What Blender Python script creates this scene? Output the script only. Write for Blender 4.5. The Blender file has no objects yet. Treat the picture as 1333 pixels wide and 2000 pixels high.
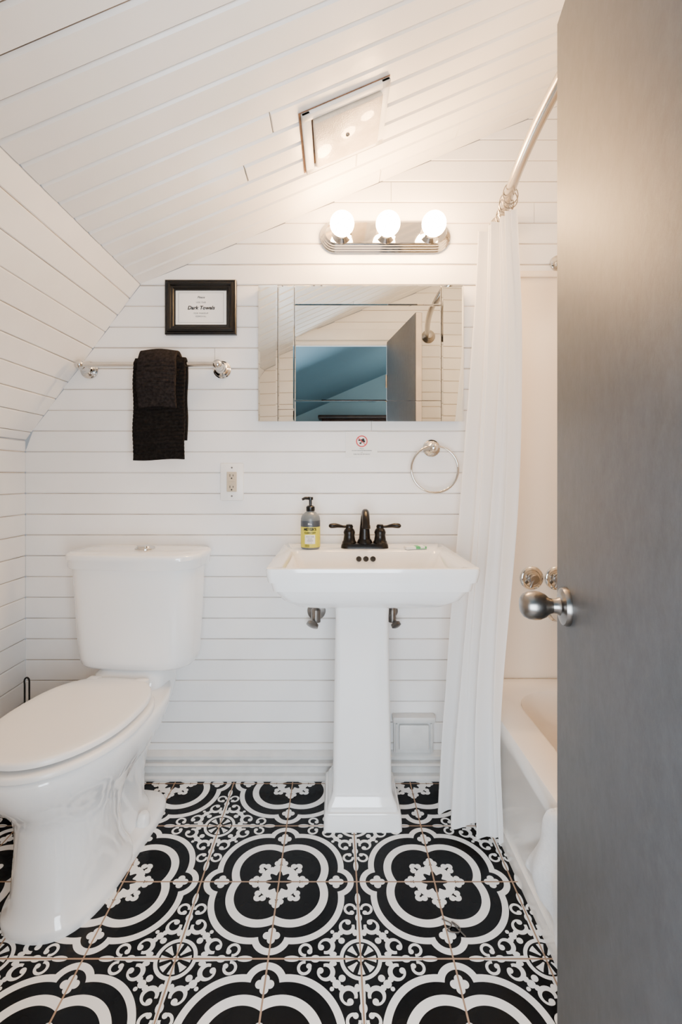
import bpy, bmesh, math, random
from mathutils import Vector, Matrix
random.seed(4)
PI=math.pi
SC=bpy.context.scene

# ------------------------------------------------------------------ materials
def new_mat(name):
    m=bpy.data.materials.new(name); m.use_nodes=True
    nt=m.node_tree; b=nt.nodes.get('Principled BSDF')
    return m,nt,b
def mat(name,col,rough=.5,metal=0,var=0,scale=8,bump=0,bscale=60,coat=0,emit=None,estr=0,trans=0,spec=.5):
    m,nt,b=new_mat(name)
    b.inputs['Base Color'].default_value=(*col,1)
    b.inputs['Roughness'].default_value=rough
    b.inputs['Metallic'].default_value=metal
    b.inputs['Coat Weight'].default_value=coat
    b.inputs['Coat Roughness'].default_value=.05
    b.inputs['Transmission Weight'].default_value=trans
    b.inputs['Specular IOR Level'].default_value=spec
    if emit:
        b.inputs['Emission Color'].default_value=(*emit,1)
        b.inputs['Emission Strength'].default_value=estr
    geo=nt.nodes.new('ShaderNodeNewGeometry')
    n=nt.nodes.new('ShaderNodeTexNoise'); n.inputs['Scale'].default_value=scale
    n.inputs['Detail'].default_value=4
    nt.links.new(geo.outputs['Position'],n.inputs['Vector'])
    if var>0:
        r=nt.nodes.new('ShaderNodeValToRGB')
        r.color_ramp.elements[0].position=.3; r.color_ramp.elements[1].position=.7
        r.color_ramp.elements[0].color=(*[max(0,c*(1-var)) for c in col],1)
        r.color_ramp.elements[1].color=(*[min(1,c*(1+var*.4)) for c in col],1)
        nt.links.new(n.outputs['Fac'],r.inputs['Fac']); nt.links.new(r.outputs['Color'],b.inputs['Base Color'])
    if bump>0:
        n2=nt.nodes.new('ShaderNodeTexNoise'); n2.inputs['Scale'].default_value=bscale
        nt.links.new(geo.outputs['Position'],n2.inputs['Vector'])
        bp=nt.nodes.new('ShaderNodeBump'); bp.inputs['Strength'].default_value=bump; bp.inputs['Distance'].default_value=.002
        nt.links.new(n2.outputs['Fac'],bp.inputs['Height']); nt.links.new(bp.outputs['Normal'],b.inputs['Normal'])
    return m
M_PLANK=mat('painted_plank',(.87,.86,.85),.42,var=.06,scale=5,bump=.4,bscale=28)
M_CEIL=mat('painted_ceiling_plank',(.86,.845,.82),.30,var=.06,scale=4,bump=.4,bscale=28)
M_GAP=mat('plank_gap',(.46,.40,.33),.9,var=.6,scale=7)
M_GAPC=mat('ceiling_plank_gap',(.24,.19,.15),.9,var=.5,scale=7)
M_TRIM=mat('trim_paint',(.83,.82,.80),.35,var=.03,scale=20,bump=.2,bscale=50)
M_TRIMOLD=mat('worn_trim_paint',(.70,.69,.67),.4,var=.09,scale=25,bump=.3,bscale=60)
M_CER=mat('white_ceramic',(.88,.88,.875),.10,var=.015,coat=.8)
M_PLAS=mat('white_plastic',(.85,.84,.825),.26,var=.015)
M_TUB=mat('cream_tub_enamel',(.88,.82,.75),.2,var=.02,coat=.3)
M_SURR=mat('cream_surround',(.88,.77,.64),.3,var=.03,scale=2)
M_CHROME=mat('chrome',(.60,.59,.57),.07,1,var=.03)
M_ROD=mat('brushed_chrome',(.42,.39,.35),.22,1,var=.06)
M_NICK=mat('satin_nickel',(.26,.245,.23),.28,1,var=.08,scale=30)
M_BRONZE=mat('oil_rubbed_bronze',(.008,.006,.005),.3,.4,var=.3,scale=40,spec=.4)
M_BLACK=mat('black_paint',(.003,.003,.003),.3,var=.2,scale=50,spec=.3)
M_HOLE=mat('dark_hole',(.01,.009,.008),.6)
M_MIRROR=mat('mirror_silver',(.80,.83,.82),.0,1)
M_STEEL=mat('dull_steel',(.18,.165,.15),.4,.9,var=.3,scale=60)
M_BULB=mat('lit_bulb',(1,.95,.85),.3,emit=(1,.60,.27),estr=185)
M_PAPER=mat('paper',(.84,.84,.82),.6,var=.02)
M_INK=mat('black_ink',(.006,.006,.006),.6)
M_RED=mat('red_ink',(.6,.03,.03),.5)
M_BEIGE=mat('almond_plastic',(.50,.42,.31),.35,var=.03)
M_YEL=mat('yellow_label',(.62,.58,.04),.45,var=.05)
M_NAVY=mat('dark_grey_label',(.04,.05,.065),.4)
M_BOT=mat('smoky_plastic',(.13,.15,.16),.22,var=.06,spec=.6)
M_GREEN=mat('green_print',(.06,.38,.12),.5)
M_BLUE=mat('blue_wall_paint',(.15,.26,.32),.6,var=.05,scale=2)
M_BLUE2=mat('pale_blue_wall_paint',(.30,.41,.44),.6,var=.05,scale=2)
M_WOOD=mat('dark_wood',(.04,.018,.012),.35,var=.4,scale=12)
M_WFLOOR=mat('wood_floor',(.25,.14,.08),.4,var=.3,scale=6)
M_DIFF=mat('frosted_diffuser',(.78,.68,.55),.16,var=.14,scale=30,bump=.5,bscale=300,coat=.5)
M_RUST=mat('rust_stain',(.20,.10,.05),.8,var=.4,scale=60)
M_TOWEL=mat('black_terry',(.011,.009,.008),.95,var=.6,scale=120,bump=1,bscale=500,spec=.08)
M_TOWEL2=mat('black_terry_light',(.020,.016,.015),.95,var=.6,scale=120,bump=1,bscale=500,spec=.08)
M_MAT=mat('white_terry',(.84,.84,.84),.95,var=.05,scale=100,bump=1,bscale=400,spec=.1)
M_PEEL=mat('bare_edge',(.55,.50,.47),.5,var=.15,scale=15)
M_LINT=mat('grey_lint',(.09,.075,.065),.9)

def curtain_mat():
    m,nt,b=new_mat('curtain_cloth')
    b.inputs['Base Color'].default_value=(.94,.94,.94,1); b.inputs['Roughness'].default_value=.8
    t=nt.nodes.new('ShaderNodeBsdfTranslucent'); t.inputs['Color'].default_value=(.95,.94,.92,1)
    mx=nt.nodes.new('ShaderNodeMixShader'); mx.inputs[0].default_value=.34
    o=nt.nodes['Material Output']
    nt.links.new(b.outputs[0],mx.inputs[1]); nt.links.new(t.outputs[0],mx.inputs[2]); nt.links.new(mx.outputs[0],o.inputs[0])
    g=nt.nodes.new('ShaderNodeNewGeometry'); w=nt.nodes.new('ShaderNodeTexWave'); w.bands_direction='Z'
    w.inputs['Scale'].default_value=90
    nt.links.new(g.outputs['Position'],w.inputs['Vector'])
    bp=nt.nodes.new('ShaderNodeBump'); bp.inputs['Strength'].default_value=.12; bp.inputs['Distance'].default_value=.001
    nt.links.new(w.outputs['Fac'],bp.inputs['Height']); nt.links.new(bp.outputs[0],b.inputs['Normal'])
    return m
M_CURT=curtain_mat()
def door_mat():
    m,nt,b=new_mat('grey_door_paint')
    g=nt.nodes.new('ShaderNodeNewGeometry'); mp=nt.nodes.new('ShaderNodeMapping')
    mp.inputs['Scale'].default_value=(6,6,4)
    n=nt.nodes.new('ShaderNodeTexNoise'); n.inputs['Scale'].default_value=7; n.inputs['Detail'].default_value=10; n.inputs['Roughness'].default_value=.8
    nt.links.new(g.outputs['Position'],mp.inputs['Vector']); nt.links.new(mp.outputs[0],n.inputs['Vector'])
    r=nt.nodes.new('ShaderNodeValToRGB')
    r.color_ramp.elements[0].position=.32; r.color_ramp.elements[1].position=.68
    r.color_ramp.elements[0].color=(.044,.047,.052,1); r.color_ramp.elements[1].color=(.078,.082,.090,1)
    nt.links.new(n.outputs['Fac'],r.inputs[0]); nt.links.new(r.outputs[0],b.inputs['Base Color'])
    b.inputs['Roughness'].default_value=.5
    bp=nt.nodes.new('ShaderNodeBump'); bp.inputs['Strength'].default_value=.5; bp.inputs['Distance'].default_value=.001
    nt.links.new(n.outputs['Fac'],bp.inputs['Height']); nt.links.new(bp.outputs[0],b.inputs['Normal'])
    return m
M_DOOR=door_mat()

# ---- patterned tile through node maths
class E:
    nt=None
    def __init__(s,k): s.k=k
    @staticmethod
    def op(o,*a):
        n=E.nt.nodes.new('ShaderNodeMath'); n.operation=o
        for i,x in enumerate(a):
            if isinstance(x,E): x=x.k
            if isinstance(x,(int,float)): n.inputs[i].default_value=x
            else: E.nt.links.new(x,n.inputs[i])
        return E(n.outputs[0])
    def __add__(s,o): return E.op('ADD',s,o)
    __radd__=__add__
    def __sub__(s,o): return E.op('SUBTRACT',s,o)
    def __rsub__(s,o): return E.op('SUBTRACT',o,s)
    def __mul__(s,o): return E.op('MULTIPLY',s,o)
    __rmul__=__mul__
    def __truediv__(s,o): return E.op('DIVIDE',s,o)
    def __lt__(s,o): return E.op('LESS_THAN',s,o)
    def __gt__(s,o): return E.op('GREATER_THAN',s,o)
def fabs(a): return E.op('ABSOLUTE',a)
def fmin(*a):
    r=a[0]
    for x in a[1:]: r=E.op('MINIMUM',r,x)
    return r
def fmax(*a):
    r=a[0]
    for x in a[1:]: r=E.op('MAXIMUM',r,x)
    return r
def leng(x,y): return E.op('SQRT',x*x+y*y)
def frac(a): return E.op('FRACT',a)
def cosn(a): return E.op('COSINE',a)
def sinn(a): return E.op('SINE',a)
def atan2(y,x): return E.op('ARCTAN2',y,x)
def tile_mat():
    m,nt,b=new_mat('encaustic_tile'); E.nt=nt
    g=nt.nodes.new('ShaderNodeNewGeometry'); sp=nt.nodes.new('ShaderNodeSeparateXYZ')
    nt.links.new(g.outputs['Position'],sp.inputs[0])
    X=E(sp.outputs[0]); Y=E(sp.outputs[1])
    per=.4068
    a=fabs((frac((X+.147)/per+10.5)-.5)*2)
    bb=fabs((frac((Y-1.274)/per+10.5)-.5)*2)
    mm=fmax(a,bb); nn=fmin(a,bb)
    r=leng(a,bb); th=atan2(bb,a)
    # rosette: crenellated white ring of eight round lobed buds around a dark star
    f=(frac(th/(PI/4)+.5)-.5)*(PI/4)
    lx=r*cosn(f); ly=fabs(r*sinn(f))
    W=(r<.262)*(r>(.140+.030*cosn(th*8)))
    W=fmax(W,leng((lx-.335),ly)<.050)
    W=fmax(W,leng(lx-.295,ly-.050)<.040)
    W=W*(1-(leng((lx-.262)/1.7,ly-.104)<.020))
    W=W*(1-(leng((lx-.300)/1.6,ly)<.013))
    # inner quatrefoil ring
    q=leng(a-.19,bb-.19)
    W=fmax(W,(q<.445)*(q>.345))
    # outer ring with small lobes round the crosses
    lobe=leng(mm-.735,nn)-.150
    q2=leng(a-.235,bb-.235)
    sd=fmin(q2-.525,lobe)
    W=W*(1-(lobe<-.02)*(mm>.60)*(q>.40))
    W=fmax(W,(sd>0)*(sd<.076))
    x=fabs(mm-.735)
    W=fmax(W,fmin(leng(x-.053,nn),leng(x,nn-.053))<.044)
    s=1-a; t=1-bb
    S=fmax(s,t); T=fmin(s,t)
    rf=leng(s,t); ph=atan2(t,s)
    W=fmax(W,(rf>.188)*(rf<.228))
    W=fmax(W,(rf<.168)*(rf>.055)*(cosn(ph*8)>(.80-rf*7.0)))
    W=fmax(W,rf<.034)
    # scrolls: thick-and-thin C curls with ball ends, stem, tip and leaves
    c1=leng(S-.385,T-.142)
    W=fmax(W,(c1>.058)*(c1<(.082+fmax(0,.44-S)*.16))*(1-(S>.40)*(T<.124)))
    W=fmax(W,leng(S-.432,T-.126)<.032)
    W=fmax(W,(T<(.034-.04*(S-.22)))*(S>.22)*(S<.66))
    W=fmax(W,leng((S-.300)/1.4,T-.052)<.028)
    c2=leng(S-.605,T-.098)
    W=fmax(W,(c2<.076)*(c2>.046)*(1-(S<.595)*(T<.09)))
    W=fmax(W,leng(S-.556,T-.078)<.028)
    W=fmax(W,leng((S-.745)/2.6,T)<.033)
    W=fmax(W,leng((S-.49)/1.3,T)<.040)
    W=fmax(W,leng(s-.205,t-.205)<.036)
    W=fmax(W,leng(s-.262,t-.262)<.042)
    W=fmax(W,leng(s-.310,t-.310)<.022)
    W=fmax(W,leng(S-.300,T-.215)<.030)
    G=fmin(fmin(a,1-a),fmin(bb,1-bb))<.0095
    n=nt.nodes.new('ShaderNodeTexNoise'); n.inputs['Scale'].default_value=14; nt.links.new(g.outputs['Position'],n.inputs['Vector'])
    w1=nt.nodes.new('ShaderNodeMix'); w1.data_type='RGBA'
    w1.inputs[6].default_value=(.0013,.0013,.0018,1); w1.inputs[7].default_value=(.83,.825,.81,1)
    nt.links.new(W.k,w1.inputs[0])
    w2=nt.nodes.new('ShaderNodeMix'); w2.data_type='RGBA'
    w2.inputs[7].default_value=(.33,.22,.15,1)
    nt.links.new(G.k,w2.inputs[0]); nt.links.new(w1.outputs[2],w2.inputs[6])
    nt.links.new(w2.outputs[2],b.inputs['Base Color'])
    rr=G*.5+.22+E(n.outputs[0])*.10
    nt.links.new(rr.k,b.inputs['Roughness'])
    b.inputs['Specular IOR Level'].default_value=.14
    bp=nt.nodes.new('ShaderNodeBump'); bp.inputs['Distance'].default_value=.0012; bp.inputs['Strength'].default_value=.6
    hh=1-G; nt.links.new(hh.k,bp.inputs['Height']); nt.links.new(bp.outputs[0],b.inputs['Normal'])
    return m
M_TILE=tile_mat()

# ------------------------------------------------------------------ geometry helpers
def box(x0,x1,y0,y1,z0,z1,bev=0,seg=2):
    bm=bmesh.new(); bmesh.ops.create_cube(bm,size=1)
    for v in bm.verts:
        v.co=Vector(((x0+x1)/2+v.co.x*(x1-x0),(y0+y1)/2+v.co.y*(y1-y0),(z0+z1)/2+v.co.z*(z1-z0)))
    if bev>0: bmesh.ops.bevel(bm,geom=bm.edges[:],offset=bev,segments=seg,affect='EDGES',profile=.5)
    bm.verts.index_update()
    V=[v.co.copy() for v in bm.verts]; F=[[v.index for v in f.verts] for f in bm.faces]; bm.free()
    return V,F
def loft(rings,cap0=True,cap1=True,closed_v=False):
    n=len(rings[0]); V=[Vector(p) for r in rings for p in r]; F=[]
    m=len(rings)
    for i in range(m-1 if not closed_v else m):
        i2=(i+1)%m
        for j in range(n):
            F.append([i*n+j,i*n+(j+1)%n,i2*n+(j+1)%n,i2*n+j])
    if not closed_v:
        if cap0: F.append(list(range(n))[::-1])
        if cap1: F.append([(m-1)*n+j for j in range(n)])
    return V,F
def basis(ax):
    z=Vector(ax).normalized(); u=Vector((0,0,1)) if abs(z.z)<.9 else Vector((1,0,0))
    x=u.cross(z).normalized(); y=z.cross(x); return x,y,z
def lathe(prof,o,ax,n=40):
    x,y,z=basis(ax); o=Vector(o); R=[]
    for r,h in prof:
        r=max(r,.00005)
        R.append([o+z*h+x*r*math.cos(2*PI*k/n)+y*r*math.sin(2*PI*k/n) for k in range(n)])
    return loft(R)
def tube(path,rad,n=12,closed=False):
    P=[Vector(p) for p in path]; m=len(P); R=[]
    t0=(P[1]-P[0]).normalized(); x,y,_=basis(t0)
    for i in range(m):
        if closed: t=(P[(i+1)%m]-P[i-1]).normalized()
        else: t=(P[min(i+1,m-1)]-P[max(i-1,0)]).normalized()
        x=(x-t*x.dot(t)).normalized(); y=t.cross(x)
        r=rad[i] if isinstance(rad,(list,tuple)) else rad
        R.append([P[i]+x*r*math.cos(2*PI*k/n)+y*r*math.sin(2*PI*k/n) for k in range(n)])
    return loft(R,closed_v=closed)
def smoothpath(pts,k=8):
    P=[Vector(p) for p in pts]; out=[]
    for i in range(len(P)-1):
        p0=P[max(i-1,0)];p1=P[i];p2=P[i+1];p3=P[min(i+2,len(P)-1)]
        for j in range(k):
            t=j/k
            out.append(.5*((2*p1)+(-p0+p2)*t+(2*p0-5*p1+4*p2-p3)*t*t+(-p0+3*p1-3*p2+p3)*t**3))
    out.append(P[-1]); return out
def rrect(cx,cy,z,w,d,r,k=6):
    pts=[]; r=min(r,w/2-.0005,d/2-.0005)
    for sx,sy,a0 in ((1,1,0),(-1,1,PI/2),(-1,-1,PI),(1,-1,3*PI/2)):
        for j in range(k+1):
            a=a0+PI/2*j/k
            pts.append(Vector((cx+sx*(w/2-r)+r*math.cos(a),cy+sy*(d/2-r)+r*math.sin(a),z)))
    return pts
def sphere(c,r,n=24,sc=(1,1,1)):
    R=[]
    for i in range(n//2+1):
        a=-PI/2+PI*i/(n//2)
        rr=max(math.cos(a),.0005)
        R.append([Vector((c[0]+r*sc[0]*rr*math.cos(2*PI*k/n),c[1]+r*sc[1]*rr*math.sin(2*PI*k/n),c[2]+r*sc[2]*math.sin(a))) for k in range(n)])
    return loft(R)
def xf(g,M):
    return [M@v for v in g[0]],g[1]
def text(s,size,o,right=(1,0,0),up=(0,0,1),shear=0,bold=0,ext=.0002,bend=None,space=1):
    cu=bpy.data.curves.new('t','FONT'); cu.body=s; cu.size=size; cu.align_x='CENTER'; cu.align_y='CENTER'
    cu.shear=shear; cu.offset=bold; cu.extrude=ext; cu.resolution_u=3; cu.space_character=space
    ob=bpy.data.objects.new('t',cu); SC.collection.objects.link(ob)
    bpy.context.view_layer.update()
    dg=bpy.context.evaluated_depsgraph_get(); me=bpy.data.meshes.new_from_object(ob.evaluated_get(dg))
    R=Vector(right);U=Vector(up);N=R.cross(U); o=Vector(o); V=[]
    for v in me.vertices:
        if bend:
            cx,cy,rad=bend; a=v.co.x/rad
            V.append(Vector((cx+(rad+v.co.z)*math.sin(a),cy-(rad+v.co.z)*math.cos(a),o.z+v.co.y)))
        else: V.append(o+R*v.co.x+U*v.co.y+N*v.co.z)
    F=[list(p.vertices) for p in me.polygons]
    bpy.data.objects.remove(ob); bpy.data.curves.remove(cu); bpy.data.meshes.remove(me)
    return V,F

WLOC={}
def mk(name,geos,mats,parent=None,smooth=True,ang=38,label=None,cat=None,kind=None,origin=None):
    if isinstance(geos,tuple): geos=[geos]
    if not isinstance(mats,(list,tuple)): mats=[mats]
    V=[];F=[];MI=[]
    for g in geos:
        o=len(V); V+=[Vector(v) for v in g[0]]
        mi=g[2] if len(g)>2 else 0
        for f in g[1]: F.append([i+o for i in f]); MI.append(mi)
    lo=Vector([min(v[i] for v in V) for i in range(3)]); hi=Vector([max(v[i] for v in V) for i in range(3)])
    c=Vector(origin) if origin is not None else Vector(((lo.x+hi.x)/2,(lo.y+hi.y)/2,(lo.z if parent is None else (lo.z+hi.z)/2)))
    me=bpy.data.meshes.new(name); me.from_pydata([v-c for v in V],[],F)
    for m in mats: me.materials.append(m)
    for p,i in zip(me.polygons,MI): p.material_index=i; p.use_smooth=smooth
    bm=bmesh.new(); bm.from_mesh(me); bmesh.ops.recalc_face_normals(bm,faces=bm.faces[:]); bm.to_mesh(me); bm.free()
    if smooth: me.set_sharp_from_angle(angle=math.radians(ang))
    me.update()
    ob=bpy.data.objects.new(name,me); SC.collection.objects.link(ob)
    if parent is not None:
        ob.parent=parent; ob.location=c-WLOC[parent.name]
    else: ob.location=c
    WLOC[ob.name]=c
    if label: ob['label']=label
    if cat: ob['category']=cat
    if kind: ob['kind']=kind
    return ob
def thing(name,loc,label,cat,group=None,kind=None):
    e=bpy.data.objects.new(name,None); SC.collection.objects.link(e); e.location=loc; e.empty_display_size=.05
    WLOC[e.name]=Vector(loc); e['label']=label
    if cat: e['category']=cat
    if group: e['group']=group
    if kind: e['kind']=kind
    return e

# ------------------------------------------------------------------ room
YB=1.72; XL=-1.093; XR=1.24; YF=.32; CR=(-.687,1.737); SL=.427
def ceilz(x): return CR[1]+SL*(x-CR[0])
def planks(name,o,ea,ec,n,c_from,c_to,sp,segs,joint_gap=.0012,jl=(.5,1.3),mats=None,label=None,phase=0,g=.0008,ch=.0030,dp=.0042,joints=True):
    o=Vector(o);ea=Vector(ea);ec=Vector(ec);n=Vector(n)
    V=[];F=[];V2=[];F2=[]
    def P(a,c,h): return o+ea*a+ec*c-n*h
    c=c_from-phase
    while c<c_to-1e-6:
        c0=max(c,c_from); c1=min(c+sp,c_to); c+=sp
        if c1-c0<.008: continue
        gg=g*random.uniform(.4,1.6)
        b0=c0+gg; b1=c1-gg
        hh=random.uniform(0,.0011)
        for (l0,l1,r0,r1) in segs(b0,b1):
            cuts=[]
            if joints:
                a=l0+random.uniform(.15,jl[1])
                while a<r0-.1:
                    cuts.append(a); a+=random.uniform(*jl)
            ends=[(l0,l1)]+[(q,q) for q in cuts]+[(r0,r1)]
            for i in range(len(ends)-1):
                A0,A1=ends[i];B0,B1=ends[i+1]
                jg0=joint_gap*.5 if i>0 else 0; jg1=joint_gap*.5 if i<len(ends)-2 else 0
                ci0=ch*.35 if i>0 else 0; ci1=ch*.35 if i<len(ends)-2 else 0
                o4=[P(A0+jg0,b0,dp),P(B0-jg1,b0,dp),P(B1-jg1,b1,dp),P(A1+jg0,b1,dp)]
                i4=[P(A0+jg0+ci0,b0+ch,hh),P(B0-jg1-ci1,b0+ch,hh),P(B1-jg1-ci1,b1-ch,hh),P(A1+jg0+ci0,b1-ch,hh)]
                k=len(V); V+=o4+i4
                F+=[[k+4,k+5,k+6,k+7]]+[[k+j,k+(j+1)%4,k+4+(j+1)%4,k+4+j] for j in range(4)]
            k=len(V2); V2+=[P(l0,c0,dp*.92),P(r0,c0,dp*.92),P(r1,c1,dp*.92),P(l1,c1,dp*.92)]; F2.append([k,k+1,k+2,k+3])
    return mk(name,[(V,F,0),(V2,F2,1)],mats,smooth=False,label=label,kind='structure')
def back_lim(z):
    if z<1.186: return XL
    if z<CR[1]: return XL+(z-1.186)/(CR[1]-1.186)*(CR[0]-XL)
    return (z-CR[1])/SL+CR[0]
PM=[M_PLANK,M_GAP]
planks('wall_back',(0,YB,0),(1,0,0),(0,0,1),(0,-1,0),0,2.555,.0735,lambda a,b:[(back_lim(a),back_lim(b),XR,XR)],mats=PM,label='white painted horizontal plank wall with gabled top',phase=.03,jl=(2.0,5.5),joint_gap=.0006)
planks('wall_left',(XL,0,0),(0,1,0),(0,0,1),(1,0,0),0,1.186,.0735,lambda a,b:[(YF,YF,YB,YB)],mats=PM,label='low white plank knee wall',phase=.03,joints=False)
sl=Vector((CR[0]-XL,0,CR[1]-1.186)); sL=sl.length; sl.normalize()
planks('wall_left_slope',(XL,0,1.186),(0,1,0),sl,(sl.z,0,-sl.x),0,sL,.0735,lambda a,b:[(YF,YF,YB,YB)],mats=PM,label='steep sloping white plank wall above the knee wall',phase=.04,joints=False)
ce=Vector((1,0,SL)).normalized(); cl=(XR-CR[0])/ce.x
planks('ceiling',(CR[0],0,CR[1]),ce,(0,1,0),(ce.z,0,-ce.x),YF,YB+.007,.0735,lambda a,b:[(0,0,cl,cl)],mats=[M_CEIL,M_GAPC],label='sloping white painted plank ceiling',phase=.063,ch=.0055,dp=.008,g=.0014,jl=(1.1,2.3))
OX0,OX1,OZ=-.262,.335,1.905
def front_seg(a,b):
    if b<OZ: return [(back_lim(a),back_lim(b),OX0-.06,OX0-.06),(OX1+.06,OX1+.06,XR,XR)]
    return [(back_lim(a),back_lim(b),XR,XR)]
planks('wall_front',(0,YF,0),(1,0,0),(0,0,1),(0,1,0),0,2.555,.0735,front_seg,mats=PM,label='white plank wall around the doorway',phase=.03,joints=False)
mk('wall_right',([(XR,YF,0),(XR,YB,0),(XR,YB,2.56),(XR,YF,2.56)],[[0,1,2,3]]),M_SURR,smooth=False,kind='structure',label='cream wall beside the tub')
mk('floor',([(XL,.2,0),(XR,.2,0),(XR,YB,0),(XL,YB,0)],[[0,1,2,3]]),M_TILE,smooth=False,kind='structure',label='black and white patterned cement-look floor tiles')
jam=[box(OX0-.02,OX0,.2,.32,0,OZ,.001),box(OX1,OX1+.02,.2,.32,0,OZ,.001),box(OX0-.02,OX1+.02,.2,.32,OZ,OZ+.02,.001),
     box(OX0-.075,OX0-.005,.318,.336,0,OZ+.005,.004),box(OX1+.012,OX1+.082,.318,.334,0,OZ+.005,.004),box(OX0-.075,OX1+.082,.318,.336,OZ+.005,OZ+.075,.004)]
mk('trim_1',jam,M_TRIM,kind='structure',label='white painted door casing')
bx0,bx1,by=-1.9,1.6,-2.5
mk('wall_bedroom_end',([(bx0,by,0),(bx1,by,0),(bx1,by,ceilz(bx1)),(bx0,by,ceilz(bx0))],[[0,1,2,3]]),M_BLUE2,smooth=False,kind='structure',label='pale blue bedroom wall')
mk('wall_bedroom_left',([(bx0,by,0),(bx0,.2,0),(bx0,.2,ceilz(bx0)),(bx0,by,ceilz(bx0))],[[0,1,2,3]]),M_BLUE2,smooth=False,kind='structure',label='pale blue bedroom knee wall')
mk('wall_bedroom_right',([(bx1,by,0),(bx1,.2,0),(bx1,.2,ceilz(bx1)),(bx1,by,ceilz(bx1))],[[0,1,2,3]]),M_BLUE2,smooth=False,kind='structure',label='pale blue bedroom wall')
mk('ceiling_bedroom',([(bx0,by,ceilz(bx0)),(bx1,by,ceilz(bx1)),(bx1,.2,ceilz(bx1)),(bx0,.2,ceilz(bx0))],[[0,1,2,3]]),M_BLUE,smooth=False,kind='structure',label='blue sloping bedroom ceiling')
mk('floor_bedroom',([(bx0,by,0),(bx1,by,0),(bx1,.2,0),(bx0,.2,0)],[[0,1,2,3]]),M_WFLOOR,smooth=False,kind='structure',label='brown wooden bedroom floor')
l,r=OX0-.02,OX1+.02
mk('wall_bedroom_front',([(bx0,.2,0),(l,.2,0),(l,.2,ceilz(l)),(bx0,.2,ceilz(bx0)),(r,.2,0),(bx1,.2,0),(bx1,.2,ceilz(bx1)),(r,.2,ceilz(r)),(l,.2,OZ+.02),(r,.2,OZ+.02)],
   [[0,1,2,3],[4,5,6,7],[8,9,7,2]]),M_BLUE2,smooth=False,kind='structure',label='pale blue bedroom wall around the doorway')

def extr_x(prof,x0,x1):
    R=[[Vector((x,y,z)) for y,z in prof] for x in (x0,x1)]; return loft(R)
bp=[(YB-.0,0),(YB-.030,0),(YB-.034,.006),(YB-.034,.013),(YB-.028,.019),(YB-.012,.021),(YB-.012,.047),(YB-.026,.050),(YB-.031,.055),(YB-.026,.061),(YB-.008,.064),(YB-.008,.072),(YB-.021,.075),(YB-.022,.083),(YB-.012,.091),(YB-.004,.095),(YB,.095)]
mk('baseboard_back',extr_x(bp,XL,.47),M_TRIMOLD,kind='structure',ang=15,label='white painted moulded baseboard')
bl=[[Vector((XL+(YB-y),yy,z)) for y,z in bp] for yy in (YF,YB-.035)]
mk('baseboard_left',loft(bl),M_TRIMOLD,kind='structure',ang=15,label='white painted moulded baseboard')
mk('wood_block',[box(.205,.343,YB-.022,YB-.0005,.0955,.225,.002),box(.222,.326,YB-.034,YB-.018,.110,.198,.005),box(.200,.348,YB-.038,YB-.0005,.206,.226,.004),box(.211,.217,YB-.029,YB-.02,.10,.20,.002),box(.331,.337,YB-.029,YB-.02,.10,.20,.002)],M_TRIMOLD,
   label='square white painted wooden block with moulded panel above baseboard',cat='wall block')

# ------------------------------------------------------------------ tub + surround
TX0,TX1,TY0,TY1,TZ=.478,XR-.016,YF+.03,YB-.014,.355
tcx,tcy=(TX0+TX1)/2,(TY0+TY1)/2; tw,td=TX1-TX0,TY1-TY0
tub=thing('bathtub',(tcx,tcy,0),'cream white alcove bathtub with straight apron','bathtub')
mk('tub_body',loft([rrect(tcx,tcy,0,tw,td,.006),rrect(tcx,tcy,.05,tw,td,.006),rrect(tcx,tcy,.052,tw-.012,td-.0,.006),rrect(tcx,tcy,.29,tw-.012,td,.006),rrect(tcx,tcy,.30,tw,td,.01),rrect(tcx,tcy,TZ-.012,tw,td,.012),rrect(tcx,tcy,TZ-.003,tw-.006,td-.006,.012),rrect(tcx,tcy,TZ,tw-.02,td-.02,.012),
   rrect(tcx+.005,tcy,TZ,tw-.16,td-.17,.13),rrect(tcx+.005,tcy,TZ-.006,tw-.18,td-.19,.13),rrect(tcx+.005,tcy,TZ-.05,tw-.20,td-.22,.13),rrect(tcx,tcy,.12,tw-.26,td-.36,.12),rrect(tcx,tcy,.075,tw-.32,td-.46,.1),rrect(tcx,tcy,.065,tw-.5,td-.7,.08)]),M_TUB,tub)
mk('surround_panel',[box(.50,XR-.014,YB-.012,YB-.0005,TZ-.02,1.765,.003),box(.50,XR-.014,YB-.02,YB-.0005,1.755,1.778,.004)],M_SURR,label='smooth cream wall panel above the bathtub taps',cat='tub surround')
mk('surround_panel',[box(XR-.012,XR-.0005,YF+.005,YB-.02,TZ-.02,1.765,.003),box(XR-.02,XR-.0005,YF+.005,YB-.02,1.755,1.778,.004)],M_SURR,label='long smooth cream wall panel beside the bathtub',cat='tub surround')
YP=YB-.0125
def tap(x,z,i):
    t=thing('tub_faucet_handle',(x,YP,z),'round chrome tub tap with escutcheon on cream panel','tap handle',group='chrome tub taps')
    mk('escutcheon',lathe([(.0,0),(.041,0),(.041,.003),(.037,.007),(.030,.008),(.028,.006),(.018,.007),(.016,.02)],(x,YP,z),(0,-1,0)),M_CHROME,t)
    mk('knob',[lathe([(.014,.014),(.018,.018),(.018,.028),(.014,.032),(.0,.033)],(x,YP,z),(0,-1,0)),tube([(x,YP-.025,z),(x-.012,YP-.030,z-.018),(x-.016,YP-.030,z-.026)],[.008,.007,.006],12)],M_NICK,t)
tap(.688,.703,0); tap(.775,.703,1); tap(.862,.703,2)
sp=thing('tub_spout',(.775,YP,.58),'chrome tub spout on cream panel','tub spout')
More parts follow.
